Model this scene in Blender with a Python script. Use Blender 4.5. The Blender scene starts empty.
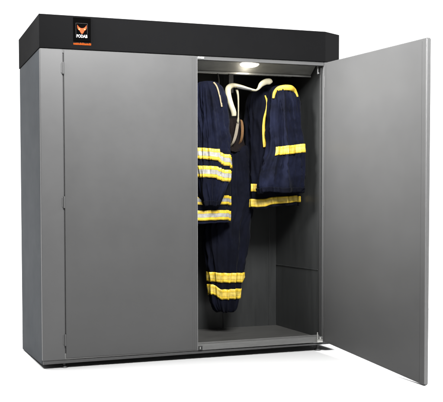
import bpy, bmesh, math, random
from mathutils import Vector, Matrix, noise
random.seed(7)
sc = bpy.context.scene
col = sc.collection

# ------------------------------------------------------------------ helpers
def link(name, bm, mat, parent=None, smooth=False, bevel=0.0, seg=2):
    me = bpy.data.meshes.new(name)
    bmesh.ops.recalc_face_normals(bm, faces=bm.faces[:])
    bm.to_mesh(me); bm.free()
    mats = mat if isinstance(mat, (list, tuple)) else [mat]
    for m in mats: me.materials.append(m)
    if smooth:
        for p in me.polygons: p.use_smooth = True
    o = bpy.data.objects.new(name, me); col.objects.link(o)
    if parent is not None:
        o.parent = parent
        o.matrix_parent_inverse = parent_world(parent).inverted()
    if bevel:
        b = o.modifiers.new('bevel', 'BEVEL'); b.width = bevel; b.segments = seg
        b.limit_method = 'ANGLE'; b.angle_limit = math.radians(40); b.harden_normals = False
    return o

def parent_world(o):
    m = Matrix.Translation(o.location) if o.type == 'EMPTY' else Matrix.Identity(4)
    return m

def thing(name, label, cat, loc=(0, 0, 0), group=None):
    o = bpy.data.objects.new(name, None); col.objects.link(o)
    o.location = loc; o.empty_display_size = .1
    o['label'] = label; o['category'] = cat
    if group: o['group'] = group
    return o

def add_box(bm, x0, x1, y0, y1, z0, z1, shear=None):
    """box; shear(x, y, z) may shift the z of each corner"""
    vs = []
    for z in (z0, z1):
        for (x, y) in ((x0, y0), (x1, y0), (x1, y1), (x0, y1)):
            dz = shear(x, y, z) if shear else 0
            vs.append(bm.verts.new((x, y, z + dz)))
    for f in ((3, 2, 1, 0), (4, 5, 6, 7), (0, 1, 5, 4), (1, 2, 6, 5), (2, 3, 7, 6), (3, 0, 4, 7)):
        bm.faces.new([vs[i] for i in f])
    return vs

def box(name, dims, mat, parent, bevel=.002, shear=None):
    bm = bmesh.new(); add_box(bm, *dims, shear=shear)
    return link(name, bm, mat, parent, bevel=bevel)

def add_cyl(bm, p0, p1, r0, r1=None, n=24):
    r1 = r0 if r1 is None else r1
    p0, p1 = Vector(p0), Vector(p1); d = (p1 - p0).normalized()
    a = d.orthogonal().normalized(); b = d.cross(a)
    r = []
    for p, rr in ((p0, r0), (p1, r1)):
        r.append([bm.verts.new(p + a * math.cos(2*math.pi*i/n) * rr + b * math.sin(2*math.pi*i/n) * rr) for i in range(n)])
    for i in range(n):
        j = (i + 1) % n
        bm.faces.new((r[0][i], r[0][j], r[1][j], r[1][i]))
    bm.faces.new(r[0][::-1]); bm.faces.new(r[1])

def smooth_path(pts, n=8):
    """Catmull-Rom through tuples of any length"""
    out = []
    P = [pts[0]] + list(pts) + [pts[-1]]
    for i in range(1, len(P) - 2):
        for k in range(n):
            t = k / n
            out.append(tuple(.5 * ((2*b) + (c - a)*t + (2*a - 5*b + 4*c - d)*t*t + (3*b - a - 3*c + d)*t**3)
                             for a, b, c, d in zip(P[i-1], P[i], P[i+1], P[i+2])))
    out.append(tuple(pts[-1]))
    return out

def add_strap(bm, pts, n=14, sub=8, wide=Vector((0, 1, 0))):
    """swept flat oval: pts = (x, y, z, half width in the picture plane, half depth)"""
    path = smooth_path(pts, sub)
    rings = []
    for i, p in enumerate(path):
        c = Vector(p[:3])
        a = Vector(path[max(i-1, 0)][:3]); b = Vector(path[min(i+1, len(path)-1)][:3])
        t = (b - a).normalized()
        s = t.cross(wide)
        s = s.normalized() if s.length > 1e-5 else Vector((1, 0, 0))
        q = s.cross(t).normalized()
        rings.append([bm.verts.new(c + s * p[3] * math.cos(2*math.pi*k/n) + q * p[4] * math.sin(2*math.pi*k/n)) for k in range(n)])
    for r0, r1 in zip(rings, rings[1:]):
        for k in range(n):
            j = (k + 1) % n
            bm.faces.new((r0[k], r0[j], r1[j], r1[k]))
    for r, p in ((rings[0], path[0]), (rings[-1], path[-1])):
        bm.faces.new(r)

# ------------------------------------------------------------------ materials
def mat(name, colr, rough=.5, metal=0., bump=0., scale=40., var=0., spec=.5, sheen=0., stretch=None, emit=None, coord='Object', vs=None):
    m = bpy.data.materials.new(name); m.use_nodes = True
    nt = m.node_tree; b = nt.nodes['Principled BSDF']
    b.inputs['Base Color'].default_value = (*colr, 1)
    b.inputs['Roughness'].default_value = rough
    b.inputs['Metallic'].default_value = metal
    b.inputs['Specular IOR Level'].default_value = spec
    if sheen:
        b.inputs['Sheen Weight'].default_value = sheen
        b.inputs['Sheen Roughness'].default_value = .5
    if emit:
        b.inputs['Emission Color'].default_value = (*emit[0], 1); b.inputs['Emission Strength'].default_value = emit[1]
    if var or bump:
        tc = nt.nodes.new('ShaderNodeTexCoord'); mp = nt.nodes.new('ShaderNodeMapping')
        nt.links.new(tc.outputs[coord], mp.inputs[0])
        if stretch: mp.inputs['Scale'].default_value = stretch
        nz = nt.nodes.new('ShaderNodeTexNoise'); nz.inputs['Scale'].default_value = scale
        nz.inputs['Detail'].default_value = 6; nz.inputs['Roughness'].default_value = .6
        nt.links.new(mp.outputs[0], nz.inputs['Vector'])
        if var:
            r = nt.nodes.new('ShaderNodeMapRange')
            r.inputs['From Min'].default_value = .3; r.inputs['From Max'].default_value = .7
            r.inputs['To Min'].default_value = 1 - var; r.inputs['To Max'].default_value = 1 + var
            src = nz
            if vs:
                src = nt.nodes.new('ShaderNodeTexNoise'); src.inputs['Scale'].default_value = vs; src.inputs['Detail'].default_value = 9
                src.inputs['Roughness'].default_value = .72
                nt.links.new(mp.outputs[0], src.inputs['Vector'])
                r2 = nt.nodes.new('ShaderNodeMapRange'); r2.inputs['From Min'].default_value = .3; r2.inputs['From Max'].default_value = .7
                r2.inputs['To Min'].default_value = rough - .05; r2.inputs['To Max'].default_value = rough + .06
                nt.links.new(src.outputs['Fac'], r2.inputs['Value']); nt.links.new(r2.outputs[0], b.inputs['Roughness'])
            nt.links.new(src.outputs['Fac'], r.inputs['Value'])
            mx = nt.nodes.new('ShaderNodeVectorMath'); mx.operation = 'SCALE'
            mx.inputs[0].default_value = colr
            nt.links.new(r.outputs[0], mx.inputs['Scale'])
            nt.links.new(mx.outputs[0], b.inputs['Base Color'])
        if bump:
            bp = nt.nodes.new('ShaderNodeBump'); bp.inputs['Strength'].default_value = bump; bp.inputs['Distance'].default_value = .01
            nt.links.new(nz.outputs['Fac'], bp.inputs['Height']); nt.links.new(bp.outputs[0], b.inputs['Normal'])
    return m

M = {}
M['door'] = mat('grey_door_paint', (.042, .042, .0418), .42, .0, bump=.05, scale=420, var=.055, spec=.24, vs=2.2)
M['frame'] = mat('grey_frame_paint', (.052, .052, .052), .42, .0, bump=.05, scale=420, var=.055, spec=.22, vs=2.2)
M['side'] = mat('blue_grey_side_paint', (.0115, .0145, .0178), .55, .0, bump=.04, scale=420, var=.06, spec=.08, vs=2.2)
M['hood'] = mat('charcoal_hood_paint', (.0036, .0036, .0038), .65, 0, bump=.05, scale=420, var=.1, spec=.012, vs=3)
M['plinth'] = mat('dark_plinth_paint', (.03, .03, .03), .5, 0, var=.1, scale=60)
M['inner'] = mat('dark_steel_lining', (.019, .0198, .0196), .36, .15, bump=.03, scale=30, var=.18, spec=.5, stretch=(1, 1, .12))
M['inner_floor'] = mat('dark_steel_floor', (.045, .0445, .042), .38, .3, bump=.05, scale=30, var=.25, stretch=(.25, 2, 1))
M['sill'] = mat('sill_steel', (.085, .085, .083), .42, .2, var=.12, scale=60, stretch=(.2, 1, 1))
M['edge'] = mat('bright_edge_steel', (.10, .10, .10), .5, .0, var=.05, scale=60)
M['panel'] = mat('lamp_panel_steel', (.11, .11, .10), .45, .2, var=.15, scale=40, stretch=(.3, 1, 1))
M['steel'] = mat('galvanised_steel', (.42, .42, .40), .38, .8, var=.12, scale=90)
M['white_plastic'] = mat('white_plastic', (.75, .75, .73), .4)
M['rubber'] = mat('black_rubber', (.012, .012, .012), .6)
M['gap_shade'] = mat('grey_gap_shade', (.02, .02, .02), .7)  # even tone for the shade in the gap beside the left door
M['gasket'] = mat('black_gasket', (.008, .008, .008), .7)
M['cream'] = mat('cream_plastic', (.25, .23, .16), .42, bump=.04, scale=60, var=.06)
M['lamp'] = mat('lit_lamp_lens', (.9, .88, .8), .4, emit=((1, .93, .78), 9))
M['floor'] = mat('white_studio_floor', (.345, .345, .345), .85, var=.01, scale=3, spec=.1)
M['black'] = mat('black_sign', (.0008, .0008, .0008), .7, spec=.004)
M['grey_rim'] = mat('sign_rim', (.02, .018, .018), .6, spec=.1)
M['orange'] = mat('orange_print', (.24, .035, .006), .6, var=.1, scale=300, spec=.1)
M['orange_dim'] = mat('faded_orange_print', (.16, .03, .004), .7, spec=.02, var=.3, scale=250)
M['yellow_dot'] = mat('yellow_print', (.5, .34, .04), .5)
M['white_print'] = mat('white_print', (.55, .55, .55), .5, spec=.1)
M['brown'] = mat('brown_lining', (.0042, .0026, .0024), .9, bump=.3, scale=120, var=.4, spec=.1)
M['orange_strap'] = mat('orange_webbing', (.085, .038, .008), .85, bump=.3, scale=300, var=.35)
M['beige_strap'] = mat('beige_webbing', (.13, .11, .08), .85, bump=.3, scale=300, var=.25)

def cloth_mat(name, c0, c1):
    m = mat(name, c0, .82, sheen=.01, spec=.06)
    nt = m.node_tree; b = nt.nodes['Principled BSDF']
    tc = nt.nodes.new('ShaderNodeTexCoord')
    n1 = nt.nodes.new('ShaderNodeTexNoise'); n1.inputs['Scale'].default_value = 9; n1.inputs['Detail'].default_value = 8
    n1.inputs['Roughness'].default_value = .65
    mp = nt.nodes.new('ShaderNodeMapping'); mp.inputs['Scale'].default_value = (1., 1., .9)
    nt.links.new(tc.outputs['Object'], mp.inputs[0]); nt.links.new(mp.outputs[0], n1.inputs['Vector'])
    cr = nt.nodes.new('ShaderNodeValToRGB')
    cr.color_ramp.elements[0].position = .35; cr.color_ramp.elements[0].color = (*c0, 1)
    cr.color_ramp.elements[1].position = .72; cr.color_ramp.elements[1].color = (*c1, 1)
    nt.links.new(n1.outputs['Fac'], cr.inputs[0]); nt.links.new(cr.outputs[0], b.inputs['Base Color'])
    n2 = nt.nodes.new('ShaderNodeTexNoise'); n2.inputs['Scale'].default_value = 420; n2.inputs['Detail'].default_value = 3
    nt.links.new(tc.outputs['Object'], n2.inputs['Vector'])
    n3 = nt.nodes.new('ShaderNodeTexNoise'); n3.inputs['Scale'].default_value = 16; n3.inputs['Detail'].default_value = 5
    nt.links.new(mp.outputs[0], n3.inputs['Vector'])
    b1 = nt.nodes.new('ShaderNodeBump'); b1.inputs['Strength'].default_value = .35; b1.inputs['Distance'].default_value = .003
    nt.links.new(n2.outputs['Fac'], b1.inputs['Height'])
    b2 = nt.nodes.new('ShaderNodeBump'); b2.inputs['Strength'].default_value = .35; b2.inputs['Distance'].default_value = .012
    nt.links.new(n3.outputs['Fac'], b2.inputs['Height']); nt.links.new(b1.outputs[0], b2.inputs['Normal'])
    nt.links.new(b2.outputs[0], b.inputs['Normal'])
    return m
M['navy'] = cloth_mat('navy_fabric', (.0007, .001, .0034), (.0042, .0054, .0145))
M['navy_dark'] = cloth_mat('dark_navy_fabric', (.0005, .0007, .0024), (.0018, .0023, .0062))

def band_mat(name, silver):
    """reflective tape: UV v runs across the tape; yellow edges, silver core"""
    m = mat(name, (.72, .53, .05), .5, spec=.5)
    nt = m.node_tree; b = nt.nodes['Principled BSDF']
    uv = nt.nodes.new('ShaderNodeUVMap'); uv.uv_map = 'UVMap'
    sp = nt.nodes.new('ShaderNodeSeparateXYZ'); nt.links.new(uv.outputs[0], sp.inputs[0])
    cr = nt.nodes.new('ShaderNodeValToRGB'); e = cr.color_ramp.elements
    Y = (.46, .315, .02, 1); S = (.21, .205, .185, 1) if silver else (.42, .31, .05, 1)
    e[0].position = 0; e[0].color = Y; e[1].position = 1; e[1].color = Y
    K = (Y[0]*.45, Y[1]*.45, Y[2]*.5, 1)
    for p, c in ((.05, Y), (.075, K), (.10, Y), (.27, Y), (.30, K), (.33, S), (.67, S), (.70, K), (.73, Y), (.90, Y), (.925, K), (.95, Y)):
        x = e.new(p); x.color = c
    nt.links.new(sp.outputs['Y'], cr.inputs[0])
    tc = nt.nodes.new('ShaderNodeTexCoord')
    nz = nt.nodes.new('ShaderNodeTexNoise'); nz.inputs['Scale'].default_value = 45; nz.inputs['Detail'].default_value = 7
    nt.links.new(tc.outputs['Object'], nz.inputs['Vector'])
    r = nt.nodes.new('ShaderNodeMapRange'); r.inputs['From Min'].default_value = .3; r.inputs['From Max'].default_value = .7
    r.inputs['To Min'].default_value = .68; r.inputs['To Max'].default_value = 1.12
    nt.links.new(nz.outputs['Fac'], r.inputs['Value'])
    mx = nt.nodes.new('ShaderNodeVectorMath'); mx.operation = 'SCALE'
    nt.links.new(cr.outputs[0], mx.inputs[0]); nt.links.new(r.outputs[0], mx.inputs['Scale'])
    nt.links.new(mx.outputs[0], b.inputs['Base Color'])
    bp = nt.nodes.new('ShaderNodeBump'); bp.inputs['Strength'].default_value = .4; bp.inputs['Distance'].default_value = .004
    nt.links.new(nz.outputs['Fac'], bp.inputs['Height']); nt.links.new(bp.outputs[0], b.inputs['Normal'])
    return m
M['tape'] = band_mat('yellow_silver_tape', True)
M['tape_yellow'] = band_mat('yellow_tape', False)
M['piping'] = mat('yellow_piping', (.36, .245, .017), .6, var=.2, scale=80, bump=.2)
M['piping_pale'] = mat('pale_piping', (.16, .13, .075), .8, var=.3, scale=80, bump=.2)

# ------------------------------------------------------------------ the setting
bm = bmesh.new()
FZ = -.026
for v in ((-6, -6), (8, -6), (8, 1.25), (-6, 1.25)): bm.verts.new((*v, FZ))
bm.faces.new(bm.verts[:])
floor = link('floor', bm, M['floor']); floor['kind'] = 'structure'

# ------------------------------------------------------------------ the cabinet
W, D, HT, HB = 1.877, .558, 1.90, 1.7195
XL, XM, XR = .129, .918, 1.748
base_shift = lambda x, y, z: (.012 * x / 1.75 - .020 * y / .56) if z < .2 else 0

cab = thing('drying_cabinet', 'grey steel drying cabinet with charcoal hood, left door shut and right door swung open', 'cabinet', (W/2, D/2, 0))
# side panels, frame and lining
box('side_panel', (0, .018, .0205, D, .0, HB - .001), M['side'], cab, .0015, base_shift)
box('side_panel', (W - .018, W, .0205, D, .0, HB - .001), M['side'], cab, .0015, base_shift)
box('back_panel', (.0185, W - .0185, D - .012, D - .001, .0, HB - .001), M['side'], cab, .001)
box('front_frame', (0, .1276, 0, .020, .022, HB - .001), M['frame'], cab, .003)
box('front_frame', (1.7515, W, 0, .020, .022, HB - .001), M['frame'], cab, .003)
box('header', (.122, 1.751, .001, .022, 1.697, HB - .001), M['frame'], cab, .002)
box('door_stop', (.112, .142, .0205, .045, .03, 1.700), M['plinth'], cab, .001)
box('gap_shade_strip', (.1278, .1317, .0055, .0200, .032, 1.70), M['gap_shade'], cab, 0)  # added strip, coloured like the shade in the gap between frame and door
bm = bmesh.new(); add_box(bm, .003, W - .003, .004, .030, .001, .0215, shear=lambda x, y, z: .012 * x / 1.75 if z < .01 else 0)
link('plinth', bm, M['plinth'], cab, bevel=.001)
bm = bmesh.new()
add_box(bm, .122, 1.751, .0, .026, .0225, .056, shear=lambda x, y, z: .006 * x / 1.75)
add_box(bm, .122, 1.751, .0265, .034, .044, .063, shear=lambda x, y, z: .006 * x / 1.75)
link('sill', bm, M['sill'], cab, bevel=.002)
# lining: walls, floor, ceiling
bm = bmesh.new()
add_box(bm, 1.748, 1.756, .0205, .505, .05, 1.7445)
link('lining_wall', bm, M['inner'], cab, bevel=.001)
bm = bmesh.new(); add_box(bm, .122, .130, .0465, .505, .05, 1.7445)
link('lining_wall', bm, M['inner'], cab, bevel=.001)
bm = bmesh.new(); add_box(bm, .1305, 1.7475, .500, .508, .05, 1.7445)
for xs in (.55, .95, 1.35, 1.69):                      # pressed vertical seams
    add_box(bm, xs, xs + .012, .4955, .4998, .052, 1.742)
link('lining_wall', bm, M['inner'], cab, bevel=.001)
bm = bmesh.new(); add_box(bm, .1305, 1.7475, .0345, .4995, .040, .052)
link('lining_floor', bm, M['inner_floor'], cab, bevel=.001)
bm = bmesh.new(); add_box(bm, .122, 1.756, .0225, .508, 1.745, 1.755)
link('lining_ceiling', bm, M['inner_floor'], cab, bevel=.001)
# ledge on the right wall
bm = bmesh.new(); add_box(bm, 1.7435, 1.7475, .045, .495, .462, .468)
link('wall_ledge', bm, M['inner'], cab, bevel=.001)
bm = bmesh.new(); add_box(bm, 1.742, 1.7475, .018, .030, .058, 1.69)
link('door_gasket', bm, M['gasket'], cab, bevel=.001)
# hanging rail
bm = bmesh.new(); add_box(bm, .131, 1.747, .322, .342, 1.692, 1.710)
link('hanging_rail', bm, M['steel'], cab, bevel=.003)
# sloping lamp panel under the ceiling, with an oval lens
bm = bmesh.new()
sec = [(.036, 1.738), (.118, 1.662), (.118, 1.654), (.128, 1.654), (.128, 1.738)]
ra = [bm.verts.new((.131, y, z)) for y, z in sec]; rb = [bm.verts.new((1.7415, y, z)) for y, z in sec]
for i in range(5):
    j = (i + 1) % 5; bm.faces.new((ra[i], ra[j], rb[j], rb[i]))
bm.faces.new(ra[::-1]); bm.faces.new(rb)
panel = link('lamp_panel', bm, M['panel'], cab, bevel=.001)
bm = bmesh.new(); add_box(bm, .132, 1.741, .1125, .1178, 1.650, 1.660)
link('panel_lip', bm, M['steel'], panel, bevel=.001)
sl = Vector((0, .082, -.076)).normalized(); sn = Vector((0, -.076, -.082)).normalized()
lc = Vector((1.296, .0735, 1.7032))
def oval(name, a, b, h, mt, lift):
    bm = bmesh.new(); bmesh.ops.create_uvsphere(bm, u_segments=36, v_segments=16, radius=1)
    for v in bm.verts:
        c = v.co.copy(); v.co = lc + Vector((1, 0, 0)) * c.x * a + sl * c.y * b + sn * (c.z * h + lift)
    return link(name, bm, mt, panel, smooth=True)
oval('lamp_rim', .067, .026, .006, M['white_plastic'], 0)
oval('lamp_lens', .060, .021, .010, M['lamp'], .001)

# hood with a chamfered right front corner
HW = 1.890
bm = bmesh.new()
fp = [(-.004, -.004), (1.757, -.004), (HW, .046), (HW, D + .002), (-.004, D + .002)]
lo = [bm.verts.new((x, y, HB)) for x, y in fp]; hi = [bm.verts.new((x, y, HT)) for x, y in fp]
for i in range(5):
    j = (i + 1) % 5; bm.faces.new((lo[i], lo[j], hi[j], hi[i]))
bm.faces.new(hi)
inn = [(.008, .008), (1.755, .008), (HW - .012, .056), (HW - .012, D - .010), (.008, D - .010)]
li = [bm.verts.new((x, y, HB)) for x, y in inn]; hi2 = [bm.verts.new((x, y, HT - .012)) for x, y in inn]
for i in range(5):
    j = (i + 1) % 5
    bm.faces.new((li[j], li[i], hi2[i], hi2[j])); bm.faces.new((lo[j], lo[i], li[i], li[j]))
bm.faces.new(hi2[::-1])
link('hood', bm, M['hood'], cab, bevel=.002)

# sign on the hood: black plate, fox head, word
sy = -.0045
bm = bmesh.new(); add_box(bm, .186, .2855, sy - .004, sy + .0004, 1.762, 1.890)
sign = link('sign_plate', bm, M['black'], cab, bevel=.0012)
def poly(name, pts, y, mt, parent, thick=.0008):
    bm = bmesh.new()
    f = [bm.verts.new((x, y - thick, z)) for x, z in pts]; b = [bm.verts.new((x, y, z)) for x, z in pts]
    bm.faces.new(f); bm.faces.new(b[::-1])
    for i in range(len(pts)):
        j = (i + 1) % len(pts); bm.faces.new((f[i], b[i], b[j], f[j]))
    return link(name, bm, mt, parent)
bm = bmesh.new()
for (a, b, c, d) in ((.200, .2015, 1.781, 1.860), (.2645, .266, 1.781, 1.860), (.2015, .2645, 1.8585, 1.860)):
    add_box(bm, a, b, sy - .0048, sy - .0038, c, d)
link('sign_border', bm, M['grey_rim'], sign)
cx, cz, sx, sz = .235, 1.828, .026, .0235
fox = [(-1, 1), (-.78, .62), (-.42, .30), (0, .20), (.42, .30), (.78, .62), (1, 1), (1.0, .30), (.86, -.10), (.52, -.36), (.34, -.72),
       (.16, -1.02), (-.16, -1.02), (-.34, -.72), (-.52, -.36), (-.86, -.10), (-1.0, .30)]
poly('fox_emblem', [(cx + x*sx, cz + z*sz) for x, z in fox], sy - .0040, M['orange'], sign)
for s in (-1, 1):
    poly('emblem_eye', [(cx + s*.58*sx + .0034*math.cos(a*math.pi/6)*1.2, cz - .02*sz + .0026*math.sin(a*math.pi/6)) for a in range(12)], sy - .0048, M['yellow_dot'], sign, .0004)
tx = bpy.data.curves.new('word', 'FONT'); tx.body = 'PODAB'; tx.align_x = 'CENTER'; tx.size = .0225; tx.extrude = .0004; tx.offset = .0002; tx.space_character = 1.06
to = bpy.data.objects.new('word', tx); col.objects.link(to)
bpy.context.view_layer.update()
me = bpy.data.meshes.new_from_object(to.evaluated_get(bpy.context.evaluated_depsgraph_get()))
bpy.data.objects.remove(to)
xs = [v.co.x for v in me.vertices]; sw = .060 / (max(xs) - min(xs)); mid = (max(xs) + min(xs)) / 2
for v in me.vertices:
    x, y, z = v.co; v.co = ((x - mid) * sw + .2345, sy - .0045 - z, 1.7825 + y * 1.02)
me.materials.append(M['white_print'])
wo = bpy.data.objects.new('lettering', me); col.objects.link(wo); wo.parent = sign
wo.matrix_parent_inverse = parent_world(sign).inverted()
# faint orange line of tiny print under the plate
bm = bmesh.new(); x = .187
while x < .283:
    w = random.uniform(.004, .008); h = random.uniform(.009, .013)
    add_box(bm, x, x + w, sy - .0006, sy + .0003, 1.7435, 1.7435 + h); x += w + .0012
link('orange_stripe', bm, M['orange_dim'], sign)

# left door, shut
def hinge(parent, x, z, y=-.0045, h=.064):
    bm = bmesh.new()
    add_cyl(bm, (x, y, z - h/2), (x, y, z + h/2), .0052, n=16)
    add_box(bm, x - .012, x - .003, y + .0025, y + .0062, z - h*.42, z + h*.42)
    return link('hinge', bm, M['frame'], parent, bevel=.0015)
ld = box('door', (XL + .003, XM, -.003, .018, .030, HB - .006), M['door'], cab, .003)
ld['label'] = 'closed left door, plain grey sheet steel'
bm = bmesh.new(); add_box(bm, XM - .0195, XM - .0185, -.0036, -.0028, .036, HB - .012); add_box(bm, XM - .031, XM - .0302, -.0036, -.0028, .036, HB - .012)
link('folded_edge', bm, M['door'], ld)
bm = bmesh.new(); add_box(bm, XM + .0004, XM + .004, -.002, .016, .032, HB - .008)
link('edge_strip', bm, M['edge'], ld, bevel=.001)
for z in (1.615, .888, .132): hinge(ld, XL - .0015, z)
bm = bmesh.new(); add_box(bm, .926, .962, -.004, .0005, 1.703, 1.713)
link('magnet_catch', bm, M['white_plastic'], cab, bevel=.0015)
bm = bmesh.new(); add_box(bm, .924, .950, -.003, -.0004, .027, .052)
link('latch_plate', bm, M['gasket'], cab, bevel=.001)
bm = bmesh.new(); add_box(bm, .932, .937, -.006, -.0033, .034, .047)
link('latch_pin', bm, M['steel'], cab, bevel=.001)

# right door, open; its free edge hangs a little low
ANG, DW, SAG = 1.6188, .830, .0575
ex = Vector((math.cos(ANG), -math.sin(ANG), 0)); en = Vector((math.sin(ANG), math.cos(ANG), 0))
hp = Vector((XR + .001, -.004, 0))
def door_pt(u, n, z): return hp + ex * u + en * n + Vector((0, 0, z - SAG * u / DW))
def door_box(name, u0, u1, n0, n1, z0, z1, mt, parent, bevel):
    bm = bmesh.new(); vs = add_box(bm, u0, u1, n0, n1, z0, z1)
    for v in vs: v.co = door_pt(*v.co)
    return link(name, bm, mt, parent, bevel=bevel)
rd = door_box('door', .0, DW, .0, .022, .034, 1.713, M['door'], cab, .003)
rd['label'] = 'right door standing wide open, its inner face showing'
door_box('edge_strip', DW + .0004, DW + .003, .001, .021, .040, 1.708, M['edge'], rd, .001)
door_box('folded_edge', DW - .030, DW - .0288, -.0008, .0002, .045, 1.700, M['door'], rd, 0)
door_box('folded_edge', .020, .0212, -.0008, .0002, .045, 1.700, M['door'], rd, 0)
for z in (1.60, .888, .145):
    bm = bmesh.new(); add_cyl(bm, (XR + .008, .0, z - .035), (XR + .008, .0, z + .035), .006, n=16)
    link('hinge', bm, M['frame'], rd, bevel=.001)
# hook under the header at the hinge side, and the bottom bracket
bm = bmesh.new()
add_box(bm, 1.7255, 1.7315, .026, .032, 1.652, 1.712); add_box(bm, 1.7255, 1.7315, .018, .0258, 1.652, 1.660)
link('door_hook', bm, M['edge'], cab, bevel=.0015)
bm = bmesh.new()
add_box(bm, 1.703, 1.742, -.012, -.0005, .030, .048); add_box(bm, 1.706, 1.712, -.008, -.002, .0485, .092)
add_cyl(bm, (1.728, -.006, .048), (1.728, -.006, .060), .006)
link('door_bracket', bm, M['steel'], cab, bevel=.002)
# levelling feet
for (x, y) in ((.130, .034), (1.735, .034), (.130, D - .04), (1.735, D - .04)):
    bm = bmesh.new()
    add_cyl(bm, (x, y, FZ + .010), (x, y, .012), .007, n=18)
    add_cyl(bm, (x, y, FZ + .0005), (x, y, FZ + .011), .021, .012, 28)
    link('foot', bm, M['rubber'], cab, bevel=.001)

# ------------------------------------------------------------------ garments
TAU = 2 * math.pi
class Loft:
    """a hanging tube of cloth: rows of (z, x left, x right, y centre, y half depth), top to bottom"""
    def __init__(s, rows, seed, fold=.006, freq=9, power=2.4, tilt=0.):
        s.rows = rows; s.seed = seed; s.fold = fold; s.freq = freq; s.power = power; s.tilt = tilt
        s.zt, s.zb = rows[0][0], rows[-1][0]
    def row(s, z):
        R = s.rows
        if z >= R[0][0]: return R[0][1:]
        for i, (a, b) in enumerate(zip(R, R[1:])):
            if a[0] >= z >= b[0]:
                t = (a[0] - z) / (a[0] - b[0] + 1e-9)
                p0 = R[i-1] if i else a; p3 = R[i+2] if i + 2 < len(R) else b
                out = []
                for k in range(1, 5):
                    m0 = (b[k] - p0[k]) / max(p0[0] - b[0], 1e-6) * (a[0] - b[0])
                    m1 = (p3[k] - a[k]) / max(a[0] - p3[0], 1e-6) * (a[0] - b[0])
                    out.append((2*t**3 - 3*t*t + 1)*a[k] + (t**3 - 2*t*t + t)*m0 + (-2*t**3 + 3*t*t)*b[k] + (t**3 - t*t)*m1)
                return out
        return R[-1][1:]
    def pt(s, th, z, off=0., soft=1.):
        x0, x1, cy, ry = s.row(z)
        cx, rx = (x0 + x1) / 2, (x1 - x0) / 2
        c, q = math.cos(th), math.sin(th)
        e = 2 / s.power
        ux = math.copysign(abs(c) ** e, c); uy = -math.copysign(abs(q) ** e, q)
        depth = min(1, (s.zt - z) / .12 + .2)
        warp = .35 * noise.noise((c * 1.5 + s.seed, q * 1.5, z * 2.0))
        f = 1.1 * noise.noise((c * 1.8 + s.seed, q * 1.8, z * 1.6))
        n1 = noise.noise((c * 2.1 + warp + z * .9, q * 2.1 + s.seed, z * 1.1))
        f += 1.7 * max(0, 1 - abs(n1) * 3.4) ** 1.5                      # long vertical ridges with sharp crests
        n2 = noise.noise((c * 1.9 - s.seed, q * 1.9 + warp, z * 4.2 + c * 3.2))
        f += .8 * max(0, 1 - abs(n2) * 4.2) ** 1.5                      # slanting creases
        f -= .5 * max(0, 1 - abs(noise.noise((c * 3.2 + s.seed, q * 3.2, z * 2.4))) * 5.0)
        f += .14 * noise.noise((c * 9, q * 9 - s.seed, z * 16.0))
        k = s.fold * 1.35 * (f - .35) * depth * soft + off
        drop = max(0, (s.zt - z) / (s.zt - s.zb)) ** 3
        z += drop * (.010 * noise.noise((c * 1.6 + s.seed, q * 1.6, .3)) + .003 * noise.noise((c * 5 + s.seed, q * 5, .9)))
        return Vector((cx + ux * rx + c * k, cy + uy * ry - q * k, z + s.tilt * (cx + ux * rx - s.rows[0][1]) * max(0, (s.zt - z) / (s.zt - s.zb))))
    def mesh(s, nt=120, nz=110, inner=.06):
        bm = bmesh.new(); rings = []
        for i in range(nz + 1):
            z = s.zt + (s.zb - s.zt) * i / nz
            rings.append([bm.verts.new(s.pt(TAU * k / nt, z)) for k in range(nt)])
        rings.append([bm.verts.new(s.pt(TAU * k / nt, s.zb + .003, -.008)) for k in range(nt)])
        rings.append([bm.verts.new(s.pt(TAU * k / nt, s.zb + inner, -.012)) for k in range(nt)])
        for a, b in zip(rings, rings[1:]):
            for k in range(nt):
                j = (k + 1) % nt; bm.faces.new((a[k], a[j], b[j], b[k]))
        # rounded top cap
        prev = rings[0]
        cc = sum((v.co for v in prev), Vector()) / nt
        for t, h in ((.85, .006), (.5, .010), (.2, .012)):
            r = [bm.verts.new(cc + (v.co - cc) * t + Vector((0, 0, h))) for v in rings[0]]
            for k in range(nt):
                j = (k + 1) % nt; bm.faces.new((prev[j], prev[k], r[k], r[j]))
            prev = r
        bm.faces.new(prev); bm.faces.new(rings[-1][::-1])
        return bm
    def band(s, z0, z1, t0=0., t1=TAU, off=.004, shift=None, nt=140, taper=None, stiff=.85):
        """tape lying on the cloth between heights z0 (lower) and z1 (upper), angles t0..t1"""
        bm = bmesh.new(); uv = bm.loops.layers.uv.new('UVMap')
        cols = []
        for k in range(nt + 1):
            th = t0 + (t1 - t0) * k / nt; d = shift(th) if shift else 0
            zl, zu = z0 + d, z1 + d
            if taper: zl += taper(th)
            pts = [(zl, -.004, 0.)] + [(zl + (zu - zl) * q / 6, off, q / 6) for q in range(7)] + [(zu, -.004, 1.)]
            cols.append([(bm.verts.new(s.pt(th, z, o + (.002 if o > 0 else 0), stiff)), v) for z, o, v in pts])
        for a, b in zip(cols, cols[1:]):
            for q in range(len(a) - 1):
                f = bm.faces.new((a[q][0], b[q][0], b[q+1][0], a[q+1][0]))
                for lp, vv in zip(f.loops, (a[q][1], b[q][1], b[q+1][1], a[q+1][1])): lp[uv].uv = (.5, vv)
        return bm
    def front_y(s, x, z):
        best = None
        for k in range(181):
            th = math.pi * k / 180; p = s.pt(th, z)
            if best is None or abs(p.x - x) < best[0]: best = (abs(p.x - x), p.y)
        return best[1]

G = 'firefighter clothing hung in the cabinet'
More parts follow.
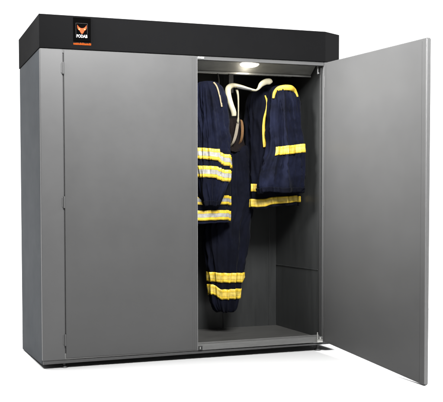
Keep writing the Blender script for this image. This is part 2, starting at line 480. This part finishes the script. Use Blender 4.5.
# --- jacket beside the shut door
j1 = thing('jacket', 'navy jacket nearest the shut left door, with silver-centred yellow bands on sleeve and hem', 'jacket', (1.05, .25, .76), G)
t1 = Loft([(1.610, .93, 1.165, .26, .060), (1.585, .90, 1.195, .26, .085), (1.50, .87, 1.226, .25, .10), (1.30, .86, 1.240, .25, .11),
           (1.05, .85, 1.245, .25, .11), (.87, .85, 1.240, .25, .115), (.757, .85, 1.238, .25, .118)], 1.3, .006, 7)
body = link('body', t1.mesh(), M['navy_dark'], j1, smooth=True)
for a, b in ((.871, .926), (.776, .836)):
    link('reflective_band', t1.band(a, b, shift=lambda th: -.004 * math.cos(th)), M['tape'], body, smooth=True)
s1 = Loft([(1.592, .996, 1.112, .135, .045), (1.565, .980, 1.134, .125, .056), (1.48, .972, 1.152, .115, .062), (1.33, .968, 1.160, .105, .062),
           (1.19, .965, 1.165, .10, .060), (1.04, .972, 1.160, .10, .058), (.955, .984, 1.140, .105, .052), (.895, 1.012, 1.112, .112, .042), (.862, 1.022, 1.100, .115, .036)],
          4.7, .0105, 5, 2.2)
slv = link('sleeve', s1.mesh(), M['navy'], j1, smooth=True)
chev = lambda th: -.012 * math.cos(th) - .020 * max(0, math.cos(th)) ** 1.5 + .004 + (.006 if math.cos(th) < .06 else -.004)
link('reflective_band', s1.band(1.117, 1.183, shift=chev), M['tape'], slv, smooth=True)
link('reflective_band', s1.band(1.018, 1.086, shift=lambda th: .6 * chev(th)), M['tape'], slv, smooth=True)
link('cuff', s1.band(.864, .892, off=.004, stiff=1), M['navy_dark'], slv, smooth=True)
link('hem', t1.band(.7585, .7695, off=.003, stiff=1), M['navy'], body, smooth=True)
bm = bmesh.new(); pth = []
for (x, z) in ((1.066, 1.588), (1.078, 1.56), (1.090, 1.50), (1.100, 1.44)):
    pth.append((x, s1.front_y(x, min(z, 1.58)) - .002, z, .005, .003))
add_strap(bm, pth); link('shoulder_piping', bm, M['piping_pale'], slv, smooth=True)

# --- jacket on the open side
j2 = thing('jacket', 'navy jacket on the right with yellow shoulder piping and wavy yellow front strip', 'jacket', (1.56, .26, .85), G)
t2 = Loft([(1.612, 1.490, 1.665, .27, .055), (1.590, 1.440, 1.700, .27, .080), (1.53, 1.408, 1.722, .27, .095), (1.40, 1.396, 1.730, .27, .10),
           (1.20, 1.394, 1.732, .27, .105), (1.00, 1.390, 1.733, .265, .11), (.848, 1.384, 1.733, .26, .115)], 8.2, .007, 8, tilt=.075)
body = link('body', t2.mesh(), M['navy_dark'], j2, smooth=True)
link('hem_band', t2.band(.860, .909, .12*math.pi, 1.02*math.pi, taper=lambda th: .006 * (1 + math.cos(th))), M['tape_yellow'], body, smooth=True)
link('hem_band', t2.band(.955, 1.002, .60*math.pi, .90*math.pi), M['tape_yellow'], body, smooth=True)
s2 = Loft([(1.585, 1.490, 1.606, .135, .045), (1.560, 1.476, 1.624, .128, .056), (1.50, 1.470, 1.634, .12, .062), (1.38, 1.464, 1.645, .112, .064),
           (1.20, 1.455, 1.668, .108, .066), (1.08, 1.415, 1.676, .11, .066), (.99, 1.388, 1.676, .115, .062), (.940, 1.396, 1.664, .12, .052)],
          2.9, .0115, 6, 2.3)
slv = link('sleeve', s2.mesh(), M['navy'], j2, smooth=True)
link('sleeve_band', s2.band(1.172, 1.224, .02*math.pi, .80*math.pi, shift=lambda th: .014 * math.cos(th), stiff=.8, off=.005), M['tape_yellow'], slv, smooth=True)
link('cuff', s2.band(.942, .972, off=.004, stiff=1), M['navy_dark'], slv, smooth=True)
co2 = Loft([(1.640, 1.485, 1.610, .262, .045), (1.615, 1.480, 1.618, .265, .052), (1.585, 1.470, 1.640, .268, .06)], 5.5, .003, 6)
link('collar', co2.mesh(80, 16, .01), M['navy_dark'], body, smooth=True)
bm = bmesh.new(); pth = []
for (x, z, w) in ((1.472, 1.510, .007), (1.480, 1.545, .011), (1.498, 1.566, .015), (1.53, 1.572, .017), (1.57, 1.570, .017), (1.604, 1.562, .015), (1.620, 1.545, .010), (1.630, 1.522, .006)):
    pth.append((x, min(s2.front_y(x, z), .098) - .014 + abs(x - 1.55) * .2, z, w, .007))
add_strap(bm, pth); link('shoulder_piping', bm, M['piping'], slv, smooth=True)
bm = bmesh.new(); pth = []
for (x, z, w) in ((1.474, 1.540, .004), (1.486, 1.500, .007), (1.479, 1.455, .007), (1.468, 1.400, .008), (1.464, 1.340, .010), (1.467, 1.270, .013), (1.470, 1.222, .012)):
    pth.append((x - .012, t2.front_y(x - .012, z) - .006, z, w, .004))
add_strap(bm, pth); link('front_strip', bm, M['piping'], body, smooth=True)

# --- trousers between the jackets
tr = thing('trousers', 'long navy trousers between the two jackets, two yellow bands at the ankle', 'trousers', (1.28, .30, .19), G)
lg = Loft([(1.235, 1.255, 1.425, .30, .045), (1.215, 1.25, 1.433, .30, .055), (.90, 1.225, 1.433, .30, .058), (.81, 1.19, 1.426, .30, .058), (.741, 1.135, 1.415, .30, .06), (.646, 1.128, 1.405, .30, .062),
           (.519, 1.142, 1.387, .30, .062), (.39, 1.155, 1.369, .30, .06), (.264, 1.166, 1.346, .30, .055), (.213, 1.186, 1.328, .30, .045), (.196, 1.205, 1.308, .30, .034)], 6.1, .008, 6, 2.2)
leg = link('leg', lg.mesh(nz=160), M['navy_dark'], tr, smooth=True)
link('ankle_band', lg.band(.386, .446, off=.004, stiff=.97, shift=lambda th: -.004 * math.cos(th)), M['tape_yellow'], leg, smooth=True)
link('ankle_band', lg.band(.282, .345, off=.004, stiff=.97, shift=lambda th: .030 * max(0, -math.cos(th) - .55) / .45), M['tape_yellow'], leg, smooth=True)
lw = Loft([(1.400, 1.262, 1.345, .285, .026), (1.33, 1.255, 1.350, .285, .042), (1.20, 1.250, 1.372, .292, .052)], 3.3, .006, 8)
link('lining', lw.mesh(60, 40, .02), M['brown'], tr, smooth=True)
def belt(name, pts, mt):
    """flat webbing: pts = (x, y, z, half width)"""
    bm = bmesh.new(); path = smooth_path(pts, 8); rows = []
    for i, p in enumerate(path):
        rows.append([bm.verts.new((p[0] + a * p[3], p[1] + d, p[2])) for a, d in ((-1, .0006), (-.85, -.0008), (.85, -.0008), (1, .0006), (.85, .0022), (-.85, .0022))])
    for r0, r1 in zip(rows, rows[1:]):
        for k in range(6):
            j = (k + 1) % 6; bm.faces.new((r0[k], r0[j], r1[j], r1[k]))
    bm.faces.new(rows[0]); bm.faces.new(rows[-1][::-1])
    return link(name, bm, mt, tr)
belt('suspender', [(1.298, .205, 1.392, .004), (1.294, .208, 1.36, .009), (1.284, .212, 1.30, .0105), (1.270, .222, 1.25, .008), (1.262, .262, 1.222, .006)], M['beige_strap'])
belt('suspender', [(1.303, .206, 1.392, .004), (1.318, .206, 1.388, .007), (1.328, .210, 1.35, .009), (1.330, .216, 1.30, .009), (1.330, .234, 1.262, .008), (1.330, .268, 1.236, .007)], M['orange_strap'])
belt('suspender', [(1.224, .250, 1.40, .008), (1.224, .226, 1.37, .009), (1.222, .224, 1.30, .0105), (1.222, .232, 1.25, .0105), (1.224, .270, 1.215, .009)], M['beige_strap'])
# --- cream hanger arm with its bracket and cord, and a small metal hanger hook
hg = thing('coat_hanger', 'cream curved plastic hanger arm with a paddle end, hooked on the rail above the trousers', 'hanger', (1.27, .20, 1.58))
Y0 = .16
bm = bmesh.new()
add_strap(bm, [(1.208, .10, 1.397, .014, .012), (1.206, .10, 1.42, .0165, .014), (1.192, .105, 1.465, .0165, .014), (1.184, .12, 1.52, .0175, .014), (1.202, .155, 1.570, .0190, .014), (1.246, .18, 1.594, .0150, .013),
               (1.290, .165, 1.585, .0125, .011), (1.330, .145, 1.570, .0095, .010), (1.366, .13, 1.560, .0065, .009), (1.380, .13, 1.563, .0055, .008)], 18)
link('arm', bm, M['cream'], hg, smooth=True)
bm = bmesh.new()
add_strap(bm, [(1.376, .13, 1.562, .0055, .008), (1.390, .13, 1.572, .009, .009), (1.410, .13, 1.598, .0165, .010), (1.440, .13, 1.614, .0185, .010), (1.468, .13, 1.617, .018, .010), (1.482, .13, 1.615, .008, .006)], 18)
link('paddle', bm, M['cream'], hg, smooth=True)
bm = bmesh.new()
add_strap(bm, [(1.258, .158, 1.578, .004, .004), (1.280, .154, 1.575, .007, .006), (1.315, .140, 1.566, .006, .006), (1.342, .128, 1.560, .003, .004)], 12)
link('arm_hollow_shade', bm, M['gasket'], hg, smooth=True)  # dark strip painting the shade in the hollow under the arm
bm = bmesh.new()
add_box(bm, 1.293, 1.324, .3135, .3215, 1.575, 1.706); add_box(bm, 1.293, 1.324, .3135, .345, 1.7103, 1.716)
link('bracket', bm, M['edge'], hg, bevel=.001)
bm = bmesh.new()
add_strap(bm, [(1.270, .175, 1.570, .009, .008), (1.278, .175, 1.53, .006, .006), (1.283, .18, 1.47, .0045, .0045), (1.288, .19, 1.41, .0045, .0045), (1.292, .20, 1.385, .008, .006), (1.294, .205, 1.372, .004, .004)], 12)
link('cord', bm, M['cream'], hg, smooth=True)
hk = thing('hanger_hook', 'small pale metal hanger hook at the collar of the jacket by the shut door', 'hook', (1.19, .30, 1.60))
bm = bmesh.new()
add_strap(bm, [(1.175, .30, 1.60, .005, .005), (1.195, .30, 1.603, .007, .006), (1.212, .30, 1.625, .007, .006), (1.220, .31, 1.655, .005, .005), (1.218, .325, 1.70, .004, .004), (1.210, .345, 1.716, .004, .004)], 12)
link('hook', bm, M['steel'], hk, smooth=True)

# ------------------------------------------------------------------ light
w = bpy.data.worlds.new('World'); sc.world = w; w.use_nodes = True
nt = w.node_tree; bg = nt.nodes['Background']
tc = nt.nodes.new('ShaderNodeTexCoord'); sp = nt.nodes.new('ShaderNodeSeparateXYZ')
nt.links.new(tc.outputs['Generated'], sp.inputs[0])
mr = nt.nodes.new('ShaderNodeMapRange'); mr.interpolation_type = 'SMOOTHSTEP'
mr.inputs['From Min'].default_value = .15; mr.inputs['From Max'].default_value = .6
mr.inputs['To Min'].default_value = .16; mr.inputs['To Max'].default_value = 2.0
nt.links.new(sp.outputs['Y'], mr.inputs['Value']); nt.links.new(mr.outputs[0], bg.inputs['Strength'])
bg.inputs['Color'].default_value = (1, 1, 1, 1)

def area(name, loc, target, size, power, sizey=None, colr=(1, 1, 1), spread=180):
    l = bpy.data.lights.new(name, 'AREA'); l.energy = power; l.size = size; l.color = colr
    l.shape = 'RECTANGLE'; l.size_y = sizey or size; l.spread = math.radians(spread)
    o = bpy.data.objects.new(name, l); col.objects.link(o); o.location = loc
    o.rotation_euler = (Vector(target) - Vector(loc)).to_track_quat('-Z', 'Y').to_euler()
    return o
area('overhead_softbox', (.9, .40, 6.5), (.9, .40, 0), 11.0, 980, .8)
area('open_door_fill', (-1.3, -.5, 2.75), (1.72, -.38, 1.62), .7, 50, .6, spread=45)  # added unseen lamp, narrowed to brighten the open door's inner face
area('right_floor_fill', (4.2, -.6, 3.0), (2.3, -.5, 0), 1.6, 170, 1.6, spread=80)  # added unseen lamp that whitens the floor right of the open door
area('left_floor_fill', (-2.3, 1.6, 4.6), (-1.2, .7, 0), 1.4, 150, 1.4, spread=75)  # unseen lamp, added to lift the grey floor left of the cabinet
area('front_softbox', (.6, -2.3, 3.1), (.8, 0, 1.25), 1.3, 150, .9, spread=100)
l = bpy.data.lights.new('cabinet_lamp', 'POINT'); l.energy = .8; l.color = (1, .92, .78); l.shadow_soft_size = .04
o = bpy.data.objects.new('cabinet_lamp', l); col.objects.link(o); o.location = (1.296, .075, 1.645)

# ------------------------------------------------------------------ camera
cam = bpy.data.cameras.new('camera'); co = bpy.data.objects.new('camera', cam); col.objects.link(co); sc.camera = co
yaw, pitch, roll = .2434, -.0324, -.0092
f = Vector((math.sin(yaw)*math.cos(pitch), math.cos(yaw)*math.cos(pitch), math.sin(pitch)))
r = Vector((math.cos(yaw), -math.sin(yaw), 0)); u = r.cross(f)
r2 = math.cos(roll)*r + math.sin(roll)*u; u2 = -math.sin(roll)*r + math.cos(roll)*u
co.matrix_world = Matrix(((r2.x, u2.x, -f.x, -.8181), (r2.y, u2.y, -f.y, -3.5423), (r2.z, u2.z, -f.z, .8442), (0, 0, 0, 1)))
cam.sensor_width = 36; cam.sensor_fit = 'HORIZONTAL'; cam.lens = 36 * 670.7 / 443
cam.shift_x = 168.98 / 443; cam.shift_y = 31.19 / 443
cam.clip_start = .05; cam.clip_end = 200

sc.view_settings.view_transform = 'Standard'; sc.view_settings.look = 'None'; sc.view_settings.exposure = 0
sc.render.engine = 'CYCLES'
